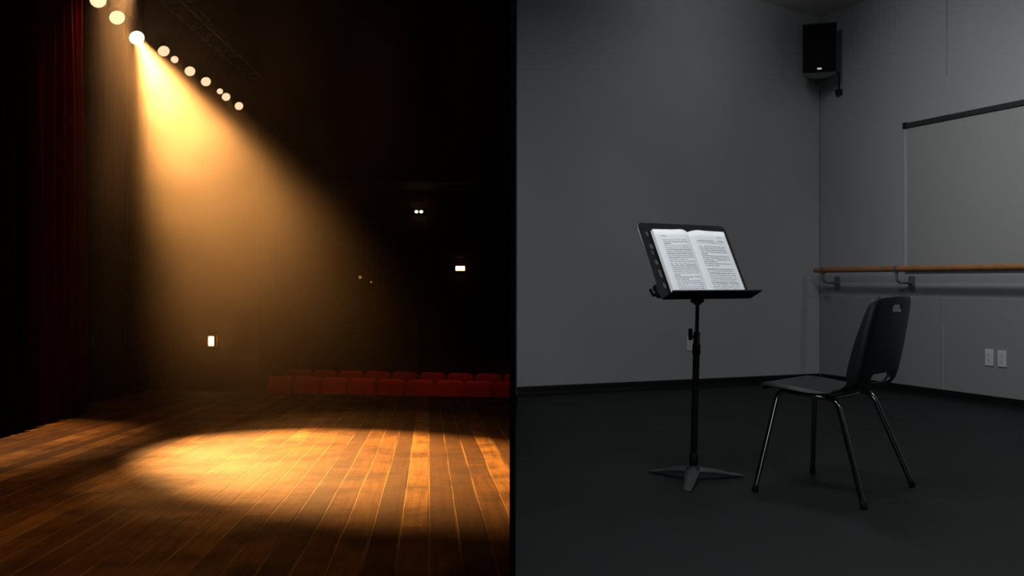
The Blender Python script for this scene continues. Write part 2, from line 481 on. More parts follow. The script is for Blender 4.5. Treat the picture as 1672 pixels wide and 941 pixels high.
def make_spot(loc, aim, r, hot, label):
    """can spotlight: z of the head frame is the beam direction"""
    loc = Vector(loc); d = (Vector(aim) - loc).normalized()
    root = thing('spotlight', label, 'stage light', loc, 0.0, 'lit lamps on the stage truss')
    q = d.to_track_quat('Z', 'Y').to_matrix().to_4x4()
    k = r
    bm = bmesh.new()
    prof = [(-2.6, .35), (-2.55, .62), (-2.1, .78), (-1.3, .86), (-1.25, 1.0), (0.05, 1.06), (0.30, 1.06), (0.30, 1.0), (0.02, 1.0)]
    rings = []
    for z, rr in prof:
        rings.append([bm.verts.new((rr * k * math.cos(2 * PI * i / 28), rr * k * math.sin(2 * PI * i / 28), z * k)) for i in range(28)])
    for a, b in zip(rings, rings[1:]):
        for i in range(28): bm.faces.new((a[i], a[(i + 1) % 28], b[(i + 1) % 28], b[i]))
    bm.faces.new(rings[0][::-1])
    bm.faces.new(rings[-1])
    bm.transform(q)
    autosmooth(mesh_obj('housing', bm, M['black'], root), 30)
    bm = bmesh.new()                                           # domed lens
    c = bm.verts.new((0, 0, 0.26 * k)); prev = None
    for rr, z in ((.35, .25), (.7, .19), (.98, .08)):
        ring = [bm.verts.new((rr * k * math.cos(2 * PI * i / 28), rr * k * math.sin(2 * PI * i / 28), z * k)) for i in range(28)]
        for i in range(28):
            if prev is None: bm.faces.new((c, ring[i], ring[(i + 1) % 28]))
            else: bm.faces.new((prev[i], ring[i], ring[(i + 1) % 28], prev[(i + 1) % 28]))
        prev = ring
    bm.transform(q)
    mesh_obj('lens', bm, M['lenshot' if hot else 'lens'], root, smooth=True)
    # yoke from the truss chord down to both sides of the can
    h = Vector((d.x, d.y, 0)).normalized(); sd = Vector((-h.y, h.x, 0))
    topz = 4.60 - loc.z
    cc = d * (-0.6 * k)
    tp = Vector((cc.x, cc.y, max(1.9 * k, topz * 0.45)))
    bm = bmesh.new()
    pts = [cc + sd * 1.14 * k, Vector((tp.x, tp.y, tp.z)) + sd * 1.14 * k, tp - sd * 1.14 * k, cc - sd * 1.14 * k]
    add_tube(bm, [pts[0]] + arc_bend(pts[0], pts[1], pts[2], .4 * k, 4) + arc_bend(pts[1], pts[2], pts[3], .4 * k, 4) + [pts[3]], 0.10 * k, 8)
    mesh_obj('yoke', bm, M['black'], root, smooth=True)
    tt = (loc.y - A.y) / (B.y - A.y); chord = A.lerp(B, tt) - loc
    bm = bmesh.new(); add_tube(bm, [tp, tp + Vector((0, 0, 0.02)), Vector((chord.x, chord.y, topz + .03))], 0.012, 8)
    add_box(bm, (chord.x, chord.y, topz + .02), (0.30, 0.05, 0.05), bevel=0.01)
    mesh_obj('hanging_clamp', bm, M['black'], root)
    return root, d

def spot_lamp(root, d, r, power, ang, blend, col, rad=0.06):
    l = bpy.data.lights.new('beam', 'SPOT'); l.energy = power; l.color = col
    l.spot_size = math.radians(ang); l.spot_blend = blend; l.shadow_soft_size = rad
    o = bpy.data.objects.new('beam', l); link(o, root)
    o.location = d * (r * 0.42 + 0.02)
    o.rotation_euler = d.to_track_quat('-Z', 'Y').to_euler()
    return o

warm = (1.0, 0.43, 0.115)
nth = ['first', 'second', 'third', 'fourth', 'fifth', 'sixth', 'seventh', 'eighth', 'ninth', 'tenth', 'eleventh', 'twelfth']
lamps = [  # px, py, distance, radius, aim on stage, power, cone, blend
    (160, 0, 10.75, .088, (-1.6, 5.6, 0), 700, 15, .8),
    (191, 28, 11.5, .090, (-1.5, 6.3, 0), 1800, 15, .8),
    (223, 61, 12.3, .092, (-1.25, 6.9, 0), 21000, 22, .8),
    (267, 83, 13.1, .079, (-1.2, 7.5, 0), 150, 18, .9),
    (285, 97, 13.8, .054, (-1.4, 6.8, 0), 500, 16, .9),
    (310, 116, 14.3, .077, (-1.6, 7.5, 0), 150, 18, .9),
    (336, 133, 15.0, .076, (-1.2, 8.0, 0), 150, 18, .9),
    (359, 149, 15.7, .050, (-1.2, 8.0, 0), 150, 18, .9),
    (369, 158, 16.2, .071, (-1.0, 8.5, 0), 150, 18, .9),
    (390, 173, 17.0, .074, (-1.0, 8.5, 0), 150, 18, .9),
]
for i, (px, py, Y, r, aim, pw, ca, bl) in enumerate(lamps):
    aim = (-4.36, 9.4, 2.3) if aim == 'curtain' else (aim[0], aim[1], zst(aim[0], aim[1]))
    if i == 2: lab = 'brightest stage spotlight, white-hot lens throwing the main beam, third from the left'
    elif i == 0: lab = 'stage spotlight cut by the top of the photo, first of the row from the left'
    elif i == 9: lab = 'last stage spotlight of the row, farthest right and farthest back on the truss'
    else: lab = nth[i] + ' stage spotlight from the left in the row of amber lamps' + (', a smaller lens' if r < .06 else '')
    rt, d = make_spot(at(px, py, Y), aim, r, i == 2, lab)
    spot_lamp(rt, d, r, pw, ca, bl, warm)

# ---- wall light on the pier and the small lights at the rear of the house
P = at(347, 557, 17.9)
root = thing('wall_sconce', 'glowing rectangular wall sconce low on the dark wall beyond the stage', 'wall light', (P.x, 17.95, P.z))
bm = bmesh.new(); add_box(bm, (0, -0.02, 0), (0.19, 0.04, 0.27), bevel=0.008); mesh_obj('back_plate', bm, M['brass'], root)
bm = bmesh.new(); add_box(bm, (-.01, -0.075, 0), (0.105, 0.07, 0.175), bevel=0.012); mesh_obj('glass_shade', bm, M['sconce'], root)
bm = bmesh.new()
for sx in (-1, 1):
    add_box(bm, (-.01 + sx * .058, -0.075, 0), (0.008, 0.075, 0.21), bevel=0.002)
for sz in (-1, 1):
    add_box(bm, (-.01, -0.075, sz * .098), (0.124, 0.078, 0.012), bevel=0.002)
mesh_obj('frame', bm, M['brass'], root)
l = bpy.data.lights.new('sconce glow', 'POINT'); l.energy = 3.0; l.color = (1, .55, .2); l.shadow_soft_size = .05
o = bpy.data.objects.new('sconce glow', l); link(o, root); o.location = (-.01, -0.20, 0)

def twin_light(name, px, py, Y, w, h, label, case_lit):
    P = at(px, py, Y)
    root = thing(name, label, 'emergency light', P)
    bm = bmesh.new(); add_box(bm, (0, 0.05, 0), (w * 1.08, 0.1, h * 1.1), bevel=0.01)
    mesh_obj('case', bm, M['black'], root)
    if case_lit:
        bm = bmesh.new(); add_box(bm, (0, -0.01, 0), (w, 0.03, h), bevel=0.008); mesh_obj('diffuser', bm, M['sconce'], root)
    for s in (-1, 1):
        bm = bmesh.new(); bmesh.ops.create_uvsphere(bm, u_segments=16, v_segments=10, radius=h * (.33 if case_lit else .45))
        bmesh.ops.scale(bm, vec=(1.25, .6, 1), verts=bm.verts[:])
        bmesh.ops.translate(bm, vec=(s * w * .27, -0.03, 0), verts=bm.verts[:])
        mesh_obj('bulb', bm, M['bulb'], root, smooth=True)
    return root
twin_light('emergency_light', 684, 346, 29.4, .27, .09, 'upper twin-bulb light glowing high on the dark rear wall', False)
tl = twin_light('exit_light', 751.5, 438.5, 29.4, .28, .14, 'lower rectangular twin-bulb light glowing on the dark rear wall', True)
bm = bmesh.new(); add_box(bm, (0, -0.06, 0.36), (0.27, 0.22, 0.035), bevel=0.008); mesh_obj('hood', bm, M['brass'], tl)
for k, (px, py, r, lab) in enumerate([(573, 456, .022, 'leftmost tiny amber step light in the dark auditorium'),
                                      (588, 453, .05, 'largest dim amber step light in the dark auditorium'),
                                      (606, 461, .03, 'rightmost dim amber step light in the dark auditorium')]):
    P = at(px, py, 29.42)
    root = thing('step_light', lab, 'step light', P, 0, 'small house lights at the rear')
    bm = bmesh.new(); add_box(bm, (0, .04, 0), (r * 2.6, .08, r * 2.8), bevel=.005); mesh_obj('case', bm, M['black'], root)
    bm = bmesh.new(); bmesh.ops.create_uvsphere(bm, u_segments=14, v_segments=8, radius=r); mesh_obj('bulb', bm, M['dimbulb'], root, smooth=True)

# ---- rows of theatre seats
def make_seat():
    root = thing('theatre_seat', '', 'theatre seat', (0, 0, 0))
    # front faces -Y
    bm = bmesh.new()
    pts = rounded_rect(0.485, 0.62, 0.085, 6)
    rings = []
    for y, k in ((0.055, .96), (0.045, 1.0), (-0.025, 1.0), (-0.048, .96), (-0.060, .86), (-0.064, .6)):
        rings.append([bm.verts.new((x * k if k < 1 else x, y + (-.0) , z * k if k < 1 else z)) for x, z in pts])
    for a, b in zip(rings, rings[1:]):
        m_ = len(a)
        for i in range(m_): bm.faces.new((a[i], a[(i + 1) % m_], b[(i + 1) % m_], b[i]))
    bm.faces.new(rings[0]); bm.faces.new(rings[-1][::-1])
    bm.transform(Matrix.Translation((0, .24, .60)) @ Matrix.Rotation(math.radians(-10), 4, 'X'))
    mesh_obj('backrest', bm, M['seat'], root, smooth=True)
    bm = bmesh.new(); add_box(bm, (0, -.02, .40), (.46, .46, .12), bevel=.045, seg=4); autosmooth(mesh_obj('seat_cushion', bm, M['seat'], root))
    for s in (-1, 1):
        bm = bmesh.new(); add_box(bm, (s * .246, -.02, .60), (.042, .36, .035), bevel=.012); mesh_obj('armrest', bm, M['black'], root)
        bm = bmesh.new(); add_box(bm, (s * .247, .02, .30), (.035, .30, .56), bevel=.01)
        add_box(bm, (s * .247, .02, .012), (.038, .36, .024), bevel=.006); mesh_obj('side_standard', bm, M['black'], root)
    bm = bmesh.new(); add_box(bm, (0, .02, .32), (.46, .36, .04), bevel=.01); mesh_obj('seat_pan', bm, M['black'], root)
    return root
seat0 = make_seat(); used = False
rows = [('front', 9, 0.11, 0.0), ('second', 9, 0.20, 0.0), ('third', 9, 0.12, 0.0), ('fourth', 9, 0.28, 0.0)]
rzs = math.atan2(rown.y, rown.x) - PI / 2
for r, (rname, cnt, s0, _) in enumerate(rows):
    for k in range(cnt):
        s = s0 + 0.535 * k
        p = row0 + rown * (0.95 * r) + rowd * s
        if p.x < -4.40: continue
        o = seat0 if not used else copy_tree(seat0)
        used = True
        o.location = (p.x, p.y - .12, zau((p.x, p.y)))
        o.rotation_euler = (0, 0, rzs)
        o['label'] = 'red velvet theatre seat, %s from the right in the %s row' % (nth[k], rname)
        o['group'] = 'red theatre seats in the auditorium'

# added unseen fill spots: front seat rows, curtain rims, near left stage floor
def spot(name, loc, aim, power, ang_, blend, col, rad=.05):
    l = bpy.data.lights.new(name, 'SPOT'); l.energy = power; l.color = col; l.spot_size = math.radians(ang_); l.spot_blend = blend; l.shadow_soft_size = rad
    o = bpy.data.objects.new(name, l); link(o); o.location = loc
    o.rotation_euler = (Vector(aim) - Vector(loc)).to_track_quat('-Z', 'Y').to_euler()
for hx in (-.5, -2.1, -3.7):
    spot('seat row fill', (hx, 14.6 - .2 * hx, 7.6), (hx, 16.4 - .2 * hx, -1.0), 600, 26, 1.0, (1, .40, .2))
spot('curtain rim fill', (-4.2, 10.65, 4.3), (-4.62, 9.3, 2.3), 2000, 50, .7, (1, .46, .17))
spot('near stage fill', (-3.4, 4.4, 4.6), (-2.2, 5.0, -.3), 190, 62, 1.0, (1, .42, .12), .2)

# ---- haze in the beams
hz = bpy.data.materials.new('stage haze'); hz.use_nodes = True
nt = hz.node_tree; nt.nodes.remove(nt.nodes['Principled BSDF'])
t = NT(hz)
tc = t.node('ShaderNodeTexCoord'); sp = t.node('ShaderNodeSeparateXYZ'); nt.links.new(tc.outputs['Object'], sp.inputs[0])
def bell(v, c, w_):                                          # smooth plume falloff
    k = t.m('DIVIDE', t.m('SUBTRACT', v, c), w_)
    return t.m('POWER', 2.718, t.m('MULTIPLY', t.m('MULTIPLY', k, k), -1.0))
left = t.m('MULTIPLY', t.m('MAXIMUM', t.m('SUBTRACT', -3.2, sp.outputs[0]), 0.0), 1.15)     # thins out faster towards the curtains
right = t.m('MAXIMUM', t.m('SUBTRACT', sp.outputs[0], -3.2), 0.0)
plume = t.m('MULTIPLY', bell(t.m('ADD', left, right), 0.0, 1.75), bell(sp.outputs[1], 11.3, 4.0))
plume = t.m('MULTIPLY', plume, t.m('ADD', 0.12, t.m('MULTIPLY', t.ramp(sp.outputs[2], -0.3, 4.2), 0.88)))
plume = t.m('MULTIPLY', plume, t.m('SUBTRACT', 1.0, t.ramp(sp.outputs[2], 4.2, 5.6)))
# clear air between the plume and the curtains at the stage side
side = t.m('ADD', t.m('MULTIPLY', t.m('ADD', sp.outputs[0], 4.8), .957), t.m('MULTIPLY', t.m('SUBTRACT', sp.outputs[1], 12.0), .29))
plume = t.m('MULTIPLY', plume, t.ramp(side, -0.22, 0.35))
cloud = t.ramp(t.noise(tc.outputs['Object'], 0.75, 3, 0.6), 0.25, 0.75)
plume = t.m('MULTIPLY', plume, t.m('ADD', 0.45, t.m('MULTIPLY', cloud, 1.1)))
vs = nt.nodes.new('ShaderNodeVolumeScatter')
t.put(vs.inputs['Density'], t.m('MULTIPLY', plume, 0.054))
vs.inputs['Anisotropy'].default_value = 0.45; vs.inputs['Color'].default_value = (1, .93, .82, 1)
nt.links.new(vs.outputs[0], nt.nodes['Material Output'].inputs['Volume'])
bm = bmesh.new(); add_prism(bm, [(-0.03, 3.2, -.9), (-0.03, 17.9, -.9), (-7.9, 17.9, -.9), (-7.9, 3.2, -.9)], (0, 0, 9.4))
hazebox = mesh_obj('haze', bm, hz); tag(hazebox, 'thin amber stage haze filling the theatre, lit by the spotlight beams', 'haze', kind='stuff')

# ================================================================== REHEARSAL STUDIO (right of the dividing wall)
CORN = Vector((2.73, 8.53, 0))
dR = Vector((0.376, -0.927, 0)).normalized()      # along the right wall, towards the camera
dL = Vector((-0.927, -0.376, 0)).normalized()     # along the back wall, to the left
nR = dL.copy()                                    # right wall's normal, into the room
nB = dR.copy()                                    # back wall's normal, into the room
Z = Vector((0, 0, 1))
def onR(s, z, off=0.0): return CORN + dR * s + nR * off + Z * z
def onB(t, z, off=0.0): return CORN + dL * t + nB * off + Z * z
ZC = 3.22
def zc(t): return ZC + 0.128 * t
LB = 2.905; LR = 9.5; TH = 0.15
bm = bmesh.new()
add_prism(bm, [onB(-TH, 0), onB(LB, 0), onB(LB, zc(LB)), onB(-TH, zc(-TH))], -nB * TH)
struct('wall_back', bm, M['wall'])
DZ = 0.752
bm = bmesh.new(); add_prism(bm, [onR(0, DZ), onR(LR, DZ), onR(LR, ZC), onR(0, ZC)], -nR * TH); struct('wall_right', bm, M['wall'])
bm = bmesh.new(); add_prism(bm, [onR(0, 0), onR(LR, 0), onR(LR, DZ), onR(0, DZ)], -nR * TH); struct('wall_right_lower', bm, M['lightcut'])
fl = [(0.006, 0.9), (0.0102, 2.74), (0.02, 5.6), (0.032, 12)]
bm = bmesh.new()
e1 = onB(LB, 0); e2 = onR(LR, 0)
add_prism(bm, [(0.003, 0.3, 0), (0.0102, 2.74, 0), (0.02, 5.6, 0), (e1.x, e1.y, 0), (CORN.x, CORN.y, 0), (e2.x, e2.y, 0)], (0, 0, -0.12))
struct('floor', bm, M['floor'])
bm = bmesh.new()
def cpt(p):
    t = (Vector(p) - CORN).dot(dL); return Vector((p[0], p[1], zc(t)))
add_prism(bm, [cpt(p) for p in [(0.0102, 2.74, 0), (0.02, 5.6, 0), tuple(e1), tuple(CORN), tuple(e2), (0.5, 0.3, 0)]], (0, 0, 0.12))
struct('ceiling', bm, M['ceil'])
# rubber cove base with a small toe
def base(name, P, length, n_, t0, t1):
    bm = bmesh.new()
    prof = [(0.0, 0.0), (0.020, 0.0), (0.014, 0.006), (0.007, 0.014), (0.0055, 0.030), (0.0055, 0.062), (0.003, 0.066), (0, 0.066)]
    a = [bm.verts.new(P(t0, z, o + .001)) for o, z in prof]; b = [bm.verts.new(P(t1, z, o + .001)) for o, z in prof]
    k = len(prof)
    for i in range(k): bm.faces.new((a[i], a[(i + 1) % k], b[(i + 1) % k], b[i]))
    bm.faces.new(a); bm.faces.new(b[::-1])
    o = struct(name, bm, M['rubber']); autosmooth(o, 40)
base('baseboard_back', onB, LB, nB, 0.0, LB)
base('baseboard_right', onR, LR, nR, 0.022, LR)
# vertical panel seams: dark joint with a pale bead beside it
def seam(name, P, t, z0, z1, w, m, proud=0.0015):
    bm = bmesh.new(); add_prism(bm, [P(t - w / 2, z0, 0.0003), P(t + w / 2, z0, 0.0003), P(t + w / 2, z1, 0.0003), P(t - w / 2, z1, 0.0003)], (P(t, 0, proud) - P(t, 0, 0.0)))
    return struct(name, bm, m)
def s_at(px):                                       # distance along the right wall of a pixel column
    k = (px - 836) / F
    return (k * CORN.y - CORN.x) / (dR.x - k * dR.y)
def t_at(px):
    k = (px - 836) / F
    return (k * CORN.y - CORN.x) / (dL.x - k * dL.y)
s1 = s_at(1537); s2 = s_at(1393); t1 = t_at(1137)
seam('trim_2', onR, s1, 0.067, DZ, 0.010, M['seam']); seam('trim_3', onR, s1 + .014, 0.067, DZ - .2, 0.010, M['palebead'])
seam('trim_4', onR, s_at(1546), 2.42, ZC - .01, 0.009, M['seam']); seam('trim_5', onR, s_at(1546) + .012, 2.35, 2.75, 0.014, M['palebead'])
seam('trim_6', onR, s2, 2.25, 2.62, 0.010, M['palebead'])
seam('trim_7', onB, t1, 0.9, 2.3, 0.008, M['wall'], 0.0008)
bm = bmesh.new(); add_tube(bm, [CORN + nR * .004 + nB * .004 + Z * .066, CORN + nR * .004 + nB * .004 + Z * (ZC - .02)], 0.006, 6)
struct('trim_8', bm, M['seam'])

# ---- marker board on the right wall
sl = s_at(1482); zb, zt = 0.99, EYE + (460 - 207) / F * (CORN + dR * sl).y
root = thing('marker_board', 'large grey framed marker board on the right wall above the barre', 'whiteboard', onR(sl, zb))
def loc_(p): return Vector(p) - onR(sl, zb)
SR = sl + 2.4
bm = bmesh.new(); add_prism(bm, [loc_(onR(a, z, .002)) for a, z in ((sl, zb), (SR, zb), (SR, zt), (sl, zt))], nR * .014); mesh_obj('panel', bm, M['board'], root)
def bar(name, a0, a1, z0, z1, m, d=.024):
    bm = bmesh.new(); add_prism(bm, [loc_(onR(a, z, .001)) for a, z in ((a0, z0), (a1, z0), (a1, z1), (a0, z1))], nR * d); return mesh_obj(name, bm, m, root)
bar('side_frame', sl - .012, sl + .008, zb, zt, M['alu'])
bar('side_frame', SR - .008, SR + .012, zb, zt, M['alu'])
bar('top_rail', sl - .012, SR + .012, zt - .012, zt + .024, M['darkalu'], .03)
bar('bottom_rail', sl - .012, SR + .012, zb - .02, zb + .012, M['darkalu'], .03)
bar('corner_cap', sl - .018, sl + .014, zt - .018, zt + .03, M['black'], .034)

# ---- ballet barre on wall brackets
OFF = 0.16
def on_barre(px):
    k = (px - 836) / F
    b0 = CORN + nR * OFF
    return (k * b0.y - b0.x) / (dR.x - k * dR.y)
sb = on_barre(1330); zbar = 0.978
root = thing('ballet_barre', 'varnished wooden ballet barre on metal brackets along the right wall', 'ballet barre', onR(sb, zbar, OFF))
O_ = onR(sb, zbar, OFF)
bm = bmesh.new(); add_tube(bm, [onR(sb, zbar, OFF) - O_, onR(sb + .012, zbar, OFF) - O_, onR(LR - .6, zbar, OFF) - O_], [0.018, 0.0225, 0.0225], 20)
autosmooth(mesh_obj('rail', bm, M['oak'], root), 40)
for sx in (on_barre(1344), on_barre(1464), on_barre(1464) + 1.55, on_barre(1464) + 3.1):
    bm = bmesh.new()
    def q(ds, z, off): return onR(sx + ds, z, off) - O_
    add_tube(bm, [q(-.014, zbar, OFF), q(.014, zbar, OFF)], 0.0265, 16)                 # collar
    path = [q(0, zbar - .02, OFF)] + arc_bend(q(0, zbar - .02, OFF), q(.0, zbar - .105, OFF), q(.0, zbar - .115, .01), .045, 5) + [q(.0, zbar - .112, 0.012)]
    add_tube(bm, path, 0.0095, 10)
    br = mesh_obj('bracket', bm, M['iron'], root, smooth=True); autosmooth(br, 40)
    bm = bmesh.new(); add_tube(bm, [q(0, zbar - .02, OFF), q(0, zbar - .032, OFF)], 0.018, 12)
    mesh_obj('grip', bm, M['iron'], br, smooth=True); bm = bmesh.new(); add_prism(bm, [q(-.028, zbar - .17, 0.002), q(.028, zbar - .17, 0.002), q(.028, zbar - .055, 0.002), q(-.028, zbar - .055, 0.002)], nR * .012)
    mesh_obj('wall_plate', bm, M['iron'], br)
# ---- outlets
def outlet(P, t, z, n_, label, gangs):
    o0 = P(t, z)
    root = thing('wall_outlet', label, 'wall outlet', o0)
    w = .072 if gangs == 1 else .125
    t_ = (P(t + 1, z) - o0)
    Rm = Matrix((t_, n_, Z)).transposed().to_4x4()
    bm = bmesh.new(); add_box(bm, (0, .004, 0), (w, .007, .118), bevel=.003)
    bm.transform(Rm); mesh_obj('face_plate', bm, M['plate'], root)
    for g in range(gangs):
        cx = 0 if gangs == 1 else (-.028 if g == 0 else .028)
        for sz in (-.022, .022):
            bm = bmesh.new(); add_prism(bm, [(cx + x * .9, .0072, sz + y) for x, y in rounded_rect(.03, .030, .010, 4)], (0, .0025, 0))
            bm.transform(Rm); f = mesh_obj('socket', bm, M['plate'], root)
            bm = bmesh.new()
            for dx in (-.006, .006): add_box(bm, (cx + dx, .0098, sz + .004), (.0022, .001, .009))
            add_box(bm, (cx, .0098, sz - .008), (.0045, .001, .0045))
            bm.transform(Rm); mesh_obj('slots', bm, M['slot'], f)
def zR(px, py): return EYE - (py - 460) / F * (CORN + dR * s_at(px)).y
def zB(px, py): return EYE - (py - 460) / F * (CORN + dL * t_at(px)).y
outlet(onR, s_at(1616), zR(1616, 584), nR, 'left one of the two pale outlet plates low on the right wall', 1)
outlet(onR, s_at(1637), zR(1637, 586), nR, 'right one of the two pale outlet plates low on the right wall', 1)
outlet(onB, t_at(1131), zB(1131, 561), nB, 'pale wide outlet plate on the back wall behind the music stand', 2)

# ---- loudspeaker in the corner
SY = 8.10; SX = (1338 - 836) / F * SY
ztop, zbot = EYE + (460 - 37) / F * SY, EYE + (460 - 129) / F * SY
root = thing('loudspeaker', 'black loudspeaker mounted high in the corner of the studio', 'speaker', (SX, SY, zbot), 0.0)
root.rotation_euler = (0, 0, -math.atan2(SX, SY))
H = ztop - zbot; Wd = .282
bm = bmesh.new()
# cabinet: front wide, back narrow (wedge), lower front corners chamfered
fr = [(-Wd / 2, H), (Wd / 2, H), (Wd / 2, .05), (Wd / 2 - .02, .022), (.05, 0.004), (-.05, 0.004), (-Wd / 2 + .02, .022), (-Wd / 2, .05)]
a = [bm.verts.new((x, 0, z)) for x, z in fr]; b = [bm.verts.new((x * .45, .24, z * .94 + .015)) for x, z in fr]
m_ = len(fr)
bm.faces.new(a); bm.faces.new(b[::-1])
for i in range(m_): bm.faces.new((a[i], b[i], b[(i + 1) % m_], a[(i + 1) % m_]))
bmesh.ops.bevel(bm, geom=bm.edges[:], offset=.006, segments=2, affect='EDGES')
mesh_obj('cabinet', bm, M['black'], root)
bm = bmesh.new(); add_prism(bm, [(x * .94, -.0005, .055 + (z + (H - .065) / 2)) for x, z in rounded_rect(Wd, H - .07, .012)], (0, -.008, 0)); mesh_obj('grille', bm, M['grille'], root)
bm = bmesh.new(); add_prism(bm, [(x, -.0085, .085 + z) for x, z in rounded_rect(.036, .015, .004, 3)], (0, -.003, 0)); mesh_obj('badge', bm, M['badge'], root)
bm = bmesh.new()
add_tube(bm, [(0, .22, .16), (0.0, .33, .12), (0.0, .395, .10)], .014, 10); add_box(bm, (0, .225, .17), (.07, .03, .14), bevel=.006); add_box(bm, (0, .395, .10), (.05, .012, .14), bevel=.004)
mesh_obj('mounting_bracket', bm, M['iron'], root)
# small control box and its cable on the right wall below the speaker
pj = onR(s_at(1373), zR(1373, 151), 0.0)
root = thing('cable_box', 'small dark junction box on the wall right below the loudspeaker', 'junction box', pj)
t_ = dR; Rm = Matrix((dR, nR, Z)).transposed().to_4x4()
bm = bmesh.new(); add_box(bm, (0, .022, 0), (.05, .042, .05), bevel=.006); bm.transform(Rm); mesh_obj('case', bm, M['black'], root)
bm = bmesh.new(); add_tube(bm, [Rm @ Vector(v) for v in ((0, .02, .02), (.0, .02, .10), (.005, .02, .16), (-.06, .10, .24))], .006, 8); mesh_obj('cable', bm, M['black'], root, smooth=True)

# ---- music stand
MB = Vector((.804, 4.27, 0))
stand = thing('music_stand', 'black orchestra music stand on a three-legged base, holding an open book', 'music stand', MB)
bm = bmesh.new()
for tip in ((1062, 771), (1213, 778.5), (1122, 804)):
    Y = F * EYE / (tip[1] - 460); tv = Vector(((tip[0] - 836) / F * Y, Y, 0)) - MB
    L = tv.length; dv = tv.normalized(); sv = Vector((-dv.y, dv.x, 0))
    secs = [(0.0, .028, .022, .058), (.05, .030, .020, .052), (.11, .026, .016, .042), (.7 * L, .021, .008, .024), (L - .01, .017, .001, .012), (L, .010, .0005, .008)]
    rings = []
    for d_, hw, z0, z1 in secs:
        zm = z0 + (z1 - z0) * .55
        rings.append([bm.verts.new(dv * d_ + sv * x + Z * z) for x, z in ((-hw, z0), (hw, z0), (hw, zm), (hw * .45, z1), (-hw * .45, z1), (-hw, zm))])
    for a, b in zip(rings, rings[1:]):
        for i in range(6): bm.faces.new((a[i], a[(i + 1) % 6], b[(i + 1) % 6], b[i]))
    bm.faces.new(rings[0]); bm.faces.new(rings[-1][::-1])
add_tube(bm, [(0, 0, .02), (0, 0, .064)], [.036, .027], 20)
bs = mesh_obj('tripod_base', bm, M['castgrey'], stand)
bs['label'] = 'worn grey cast three-legged base'
TL = Vector((.018, -.010, 0))                       # slight lean of the column
def col_at(z): return TL * (z / .8) + Z * z
bm = bmesh.new(); add_tube(bm, [col_at(.05), col_at(.052), col_at(.118), col_at(.12)], [.018, .0195, .0195, .0175], 20); mesh_obj('base_collar', bm, M['standblack'], stand, smooth=True)
bm = bmesh.new(); add_tube(bm, [col_at(.08), col_at(.578)], .0150, 20); autosmooth(mesh_obj('lower_tube', bm, M['standblack'], stand), 40)
bm = bmesh.new(); add_tube(bm, [col_at(.555), col_at(.557), col_at(.60), col_at(.602), col_at(.605), col_at(.655), col_at(.658)], [.015, .0178, .0178, .0178, .0145, .0145, .011], 20)
lc = mesh_obj('height_collar', bm, M['standblack'], stand, smooth=True)
bm = bmesh.new()
kd = Vector((-.9, -.35, .0)).normalized(); k0 = col_at(.635)
add_tube(bm, [k0 + kd * .010, k0 + kd * .028], .006, 10)
add_box(bm, k0 + kd * .032 + Z * .012, (.012, .022, .052), Matrix.Rotation(.35, 3, 'Z'), bevel=.005, seg=3)
mesh_obj('wing_knob', bm, M['standblack'], lc)
bm = bmesh.new(); add_tube(bm, [col_at(.60), col_at(.815)], .0085, 16); autosmooth(mesh_obj('upper_tube', bm, M['standblack'], stand), 40)
# desk
wv = Vector((.84, .545, 0)).normalized(); nv = Vector((.545, -.84, 0)).normalized()
th = math.radians(26.6)
uv_ = (-nv * math.sin(th) + Z * math.cos(th))       # up along the plate
fv = (nv * math.cos(th) + Z * math.sin(th))         # out of the plate, towards the player
FO = MB + nv * .09 + Z * .806                       # middle of the fold
Dm = Matrix((wv, uv_, fv)).transposed().to_4x4(); Dm.translation = FO - MB
WD, LD = .53, .37
pl = []
for x, y in rounded_rect(WD, LD, .028, 6):
    pl.append((x, y + LD / 2))
pl = [(x, y) if y > .03 else ((-WD / 2 if x < 0 else WD / 2), 0.0) for x, y in pl]
seen = []; [seen.append(p) for p in pl if p not in seen]
bm = bmesh.new(); add_prism(bm, [(x, y, -.0015) for x, y in seen], (0, 0, .003))
desk = mesh_obj('desk', bm, [M['standblack']])
cut = []
for sgn in (-1, 1):
    for fy, hw, hh in ((.855, .0085, .0125), (.685, .0115, .013), (.60, .0075, .011), (.475, .0105, .0125), (.33, .0095, .0205), (.175, .0095, .014)):
        bm = bmesh.new()
        pr = rounded_rect(hw * 2, hh * 2, min(hw, hh) * .8, 6)
        add_prism(bm, [(x + sgn * (WD / 2 - (.040 if sgn < 0 else .024) - .003 * math.sin(fy * 40)), y + fy * LD, -.02) for x, y in pr], (0, 0, .04))
        cut.append(mesh_obj('hole', bm, None))
bm = bmesh.new(); add_prism(bm, [(x * .5, y * .5 + LD, -.02) for x, y in rounded_rect(.02, .014, .005, 4)], (0, 0, .04)); cut.append(mesh_obj('hole', bm, None))
boolean_cut(desk, cut)
desk.data.transform(Dm); desk.parent = stand
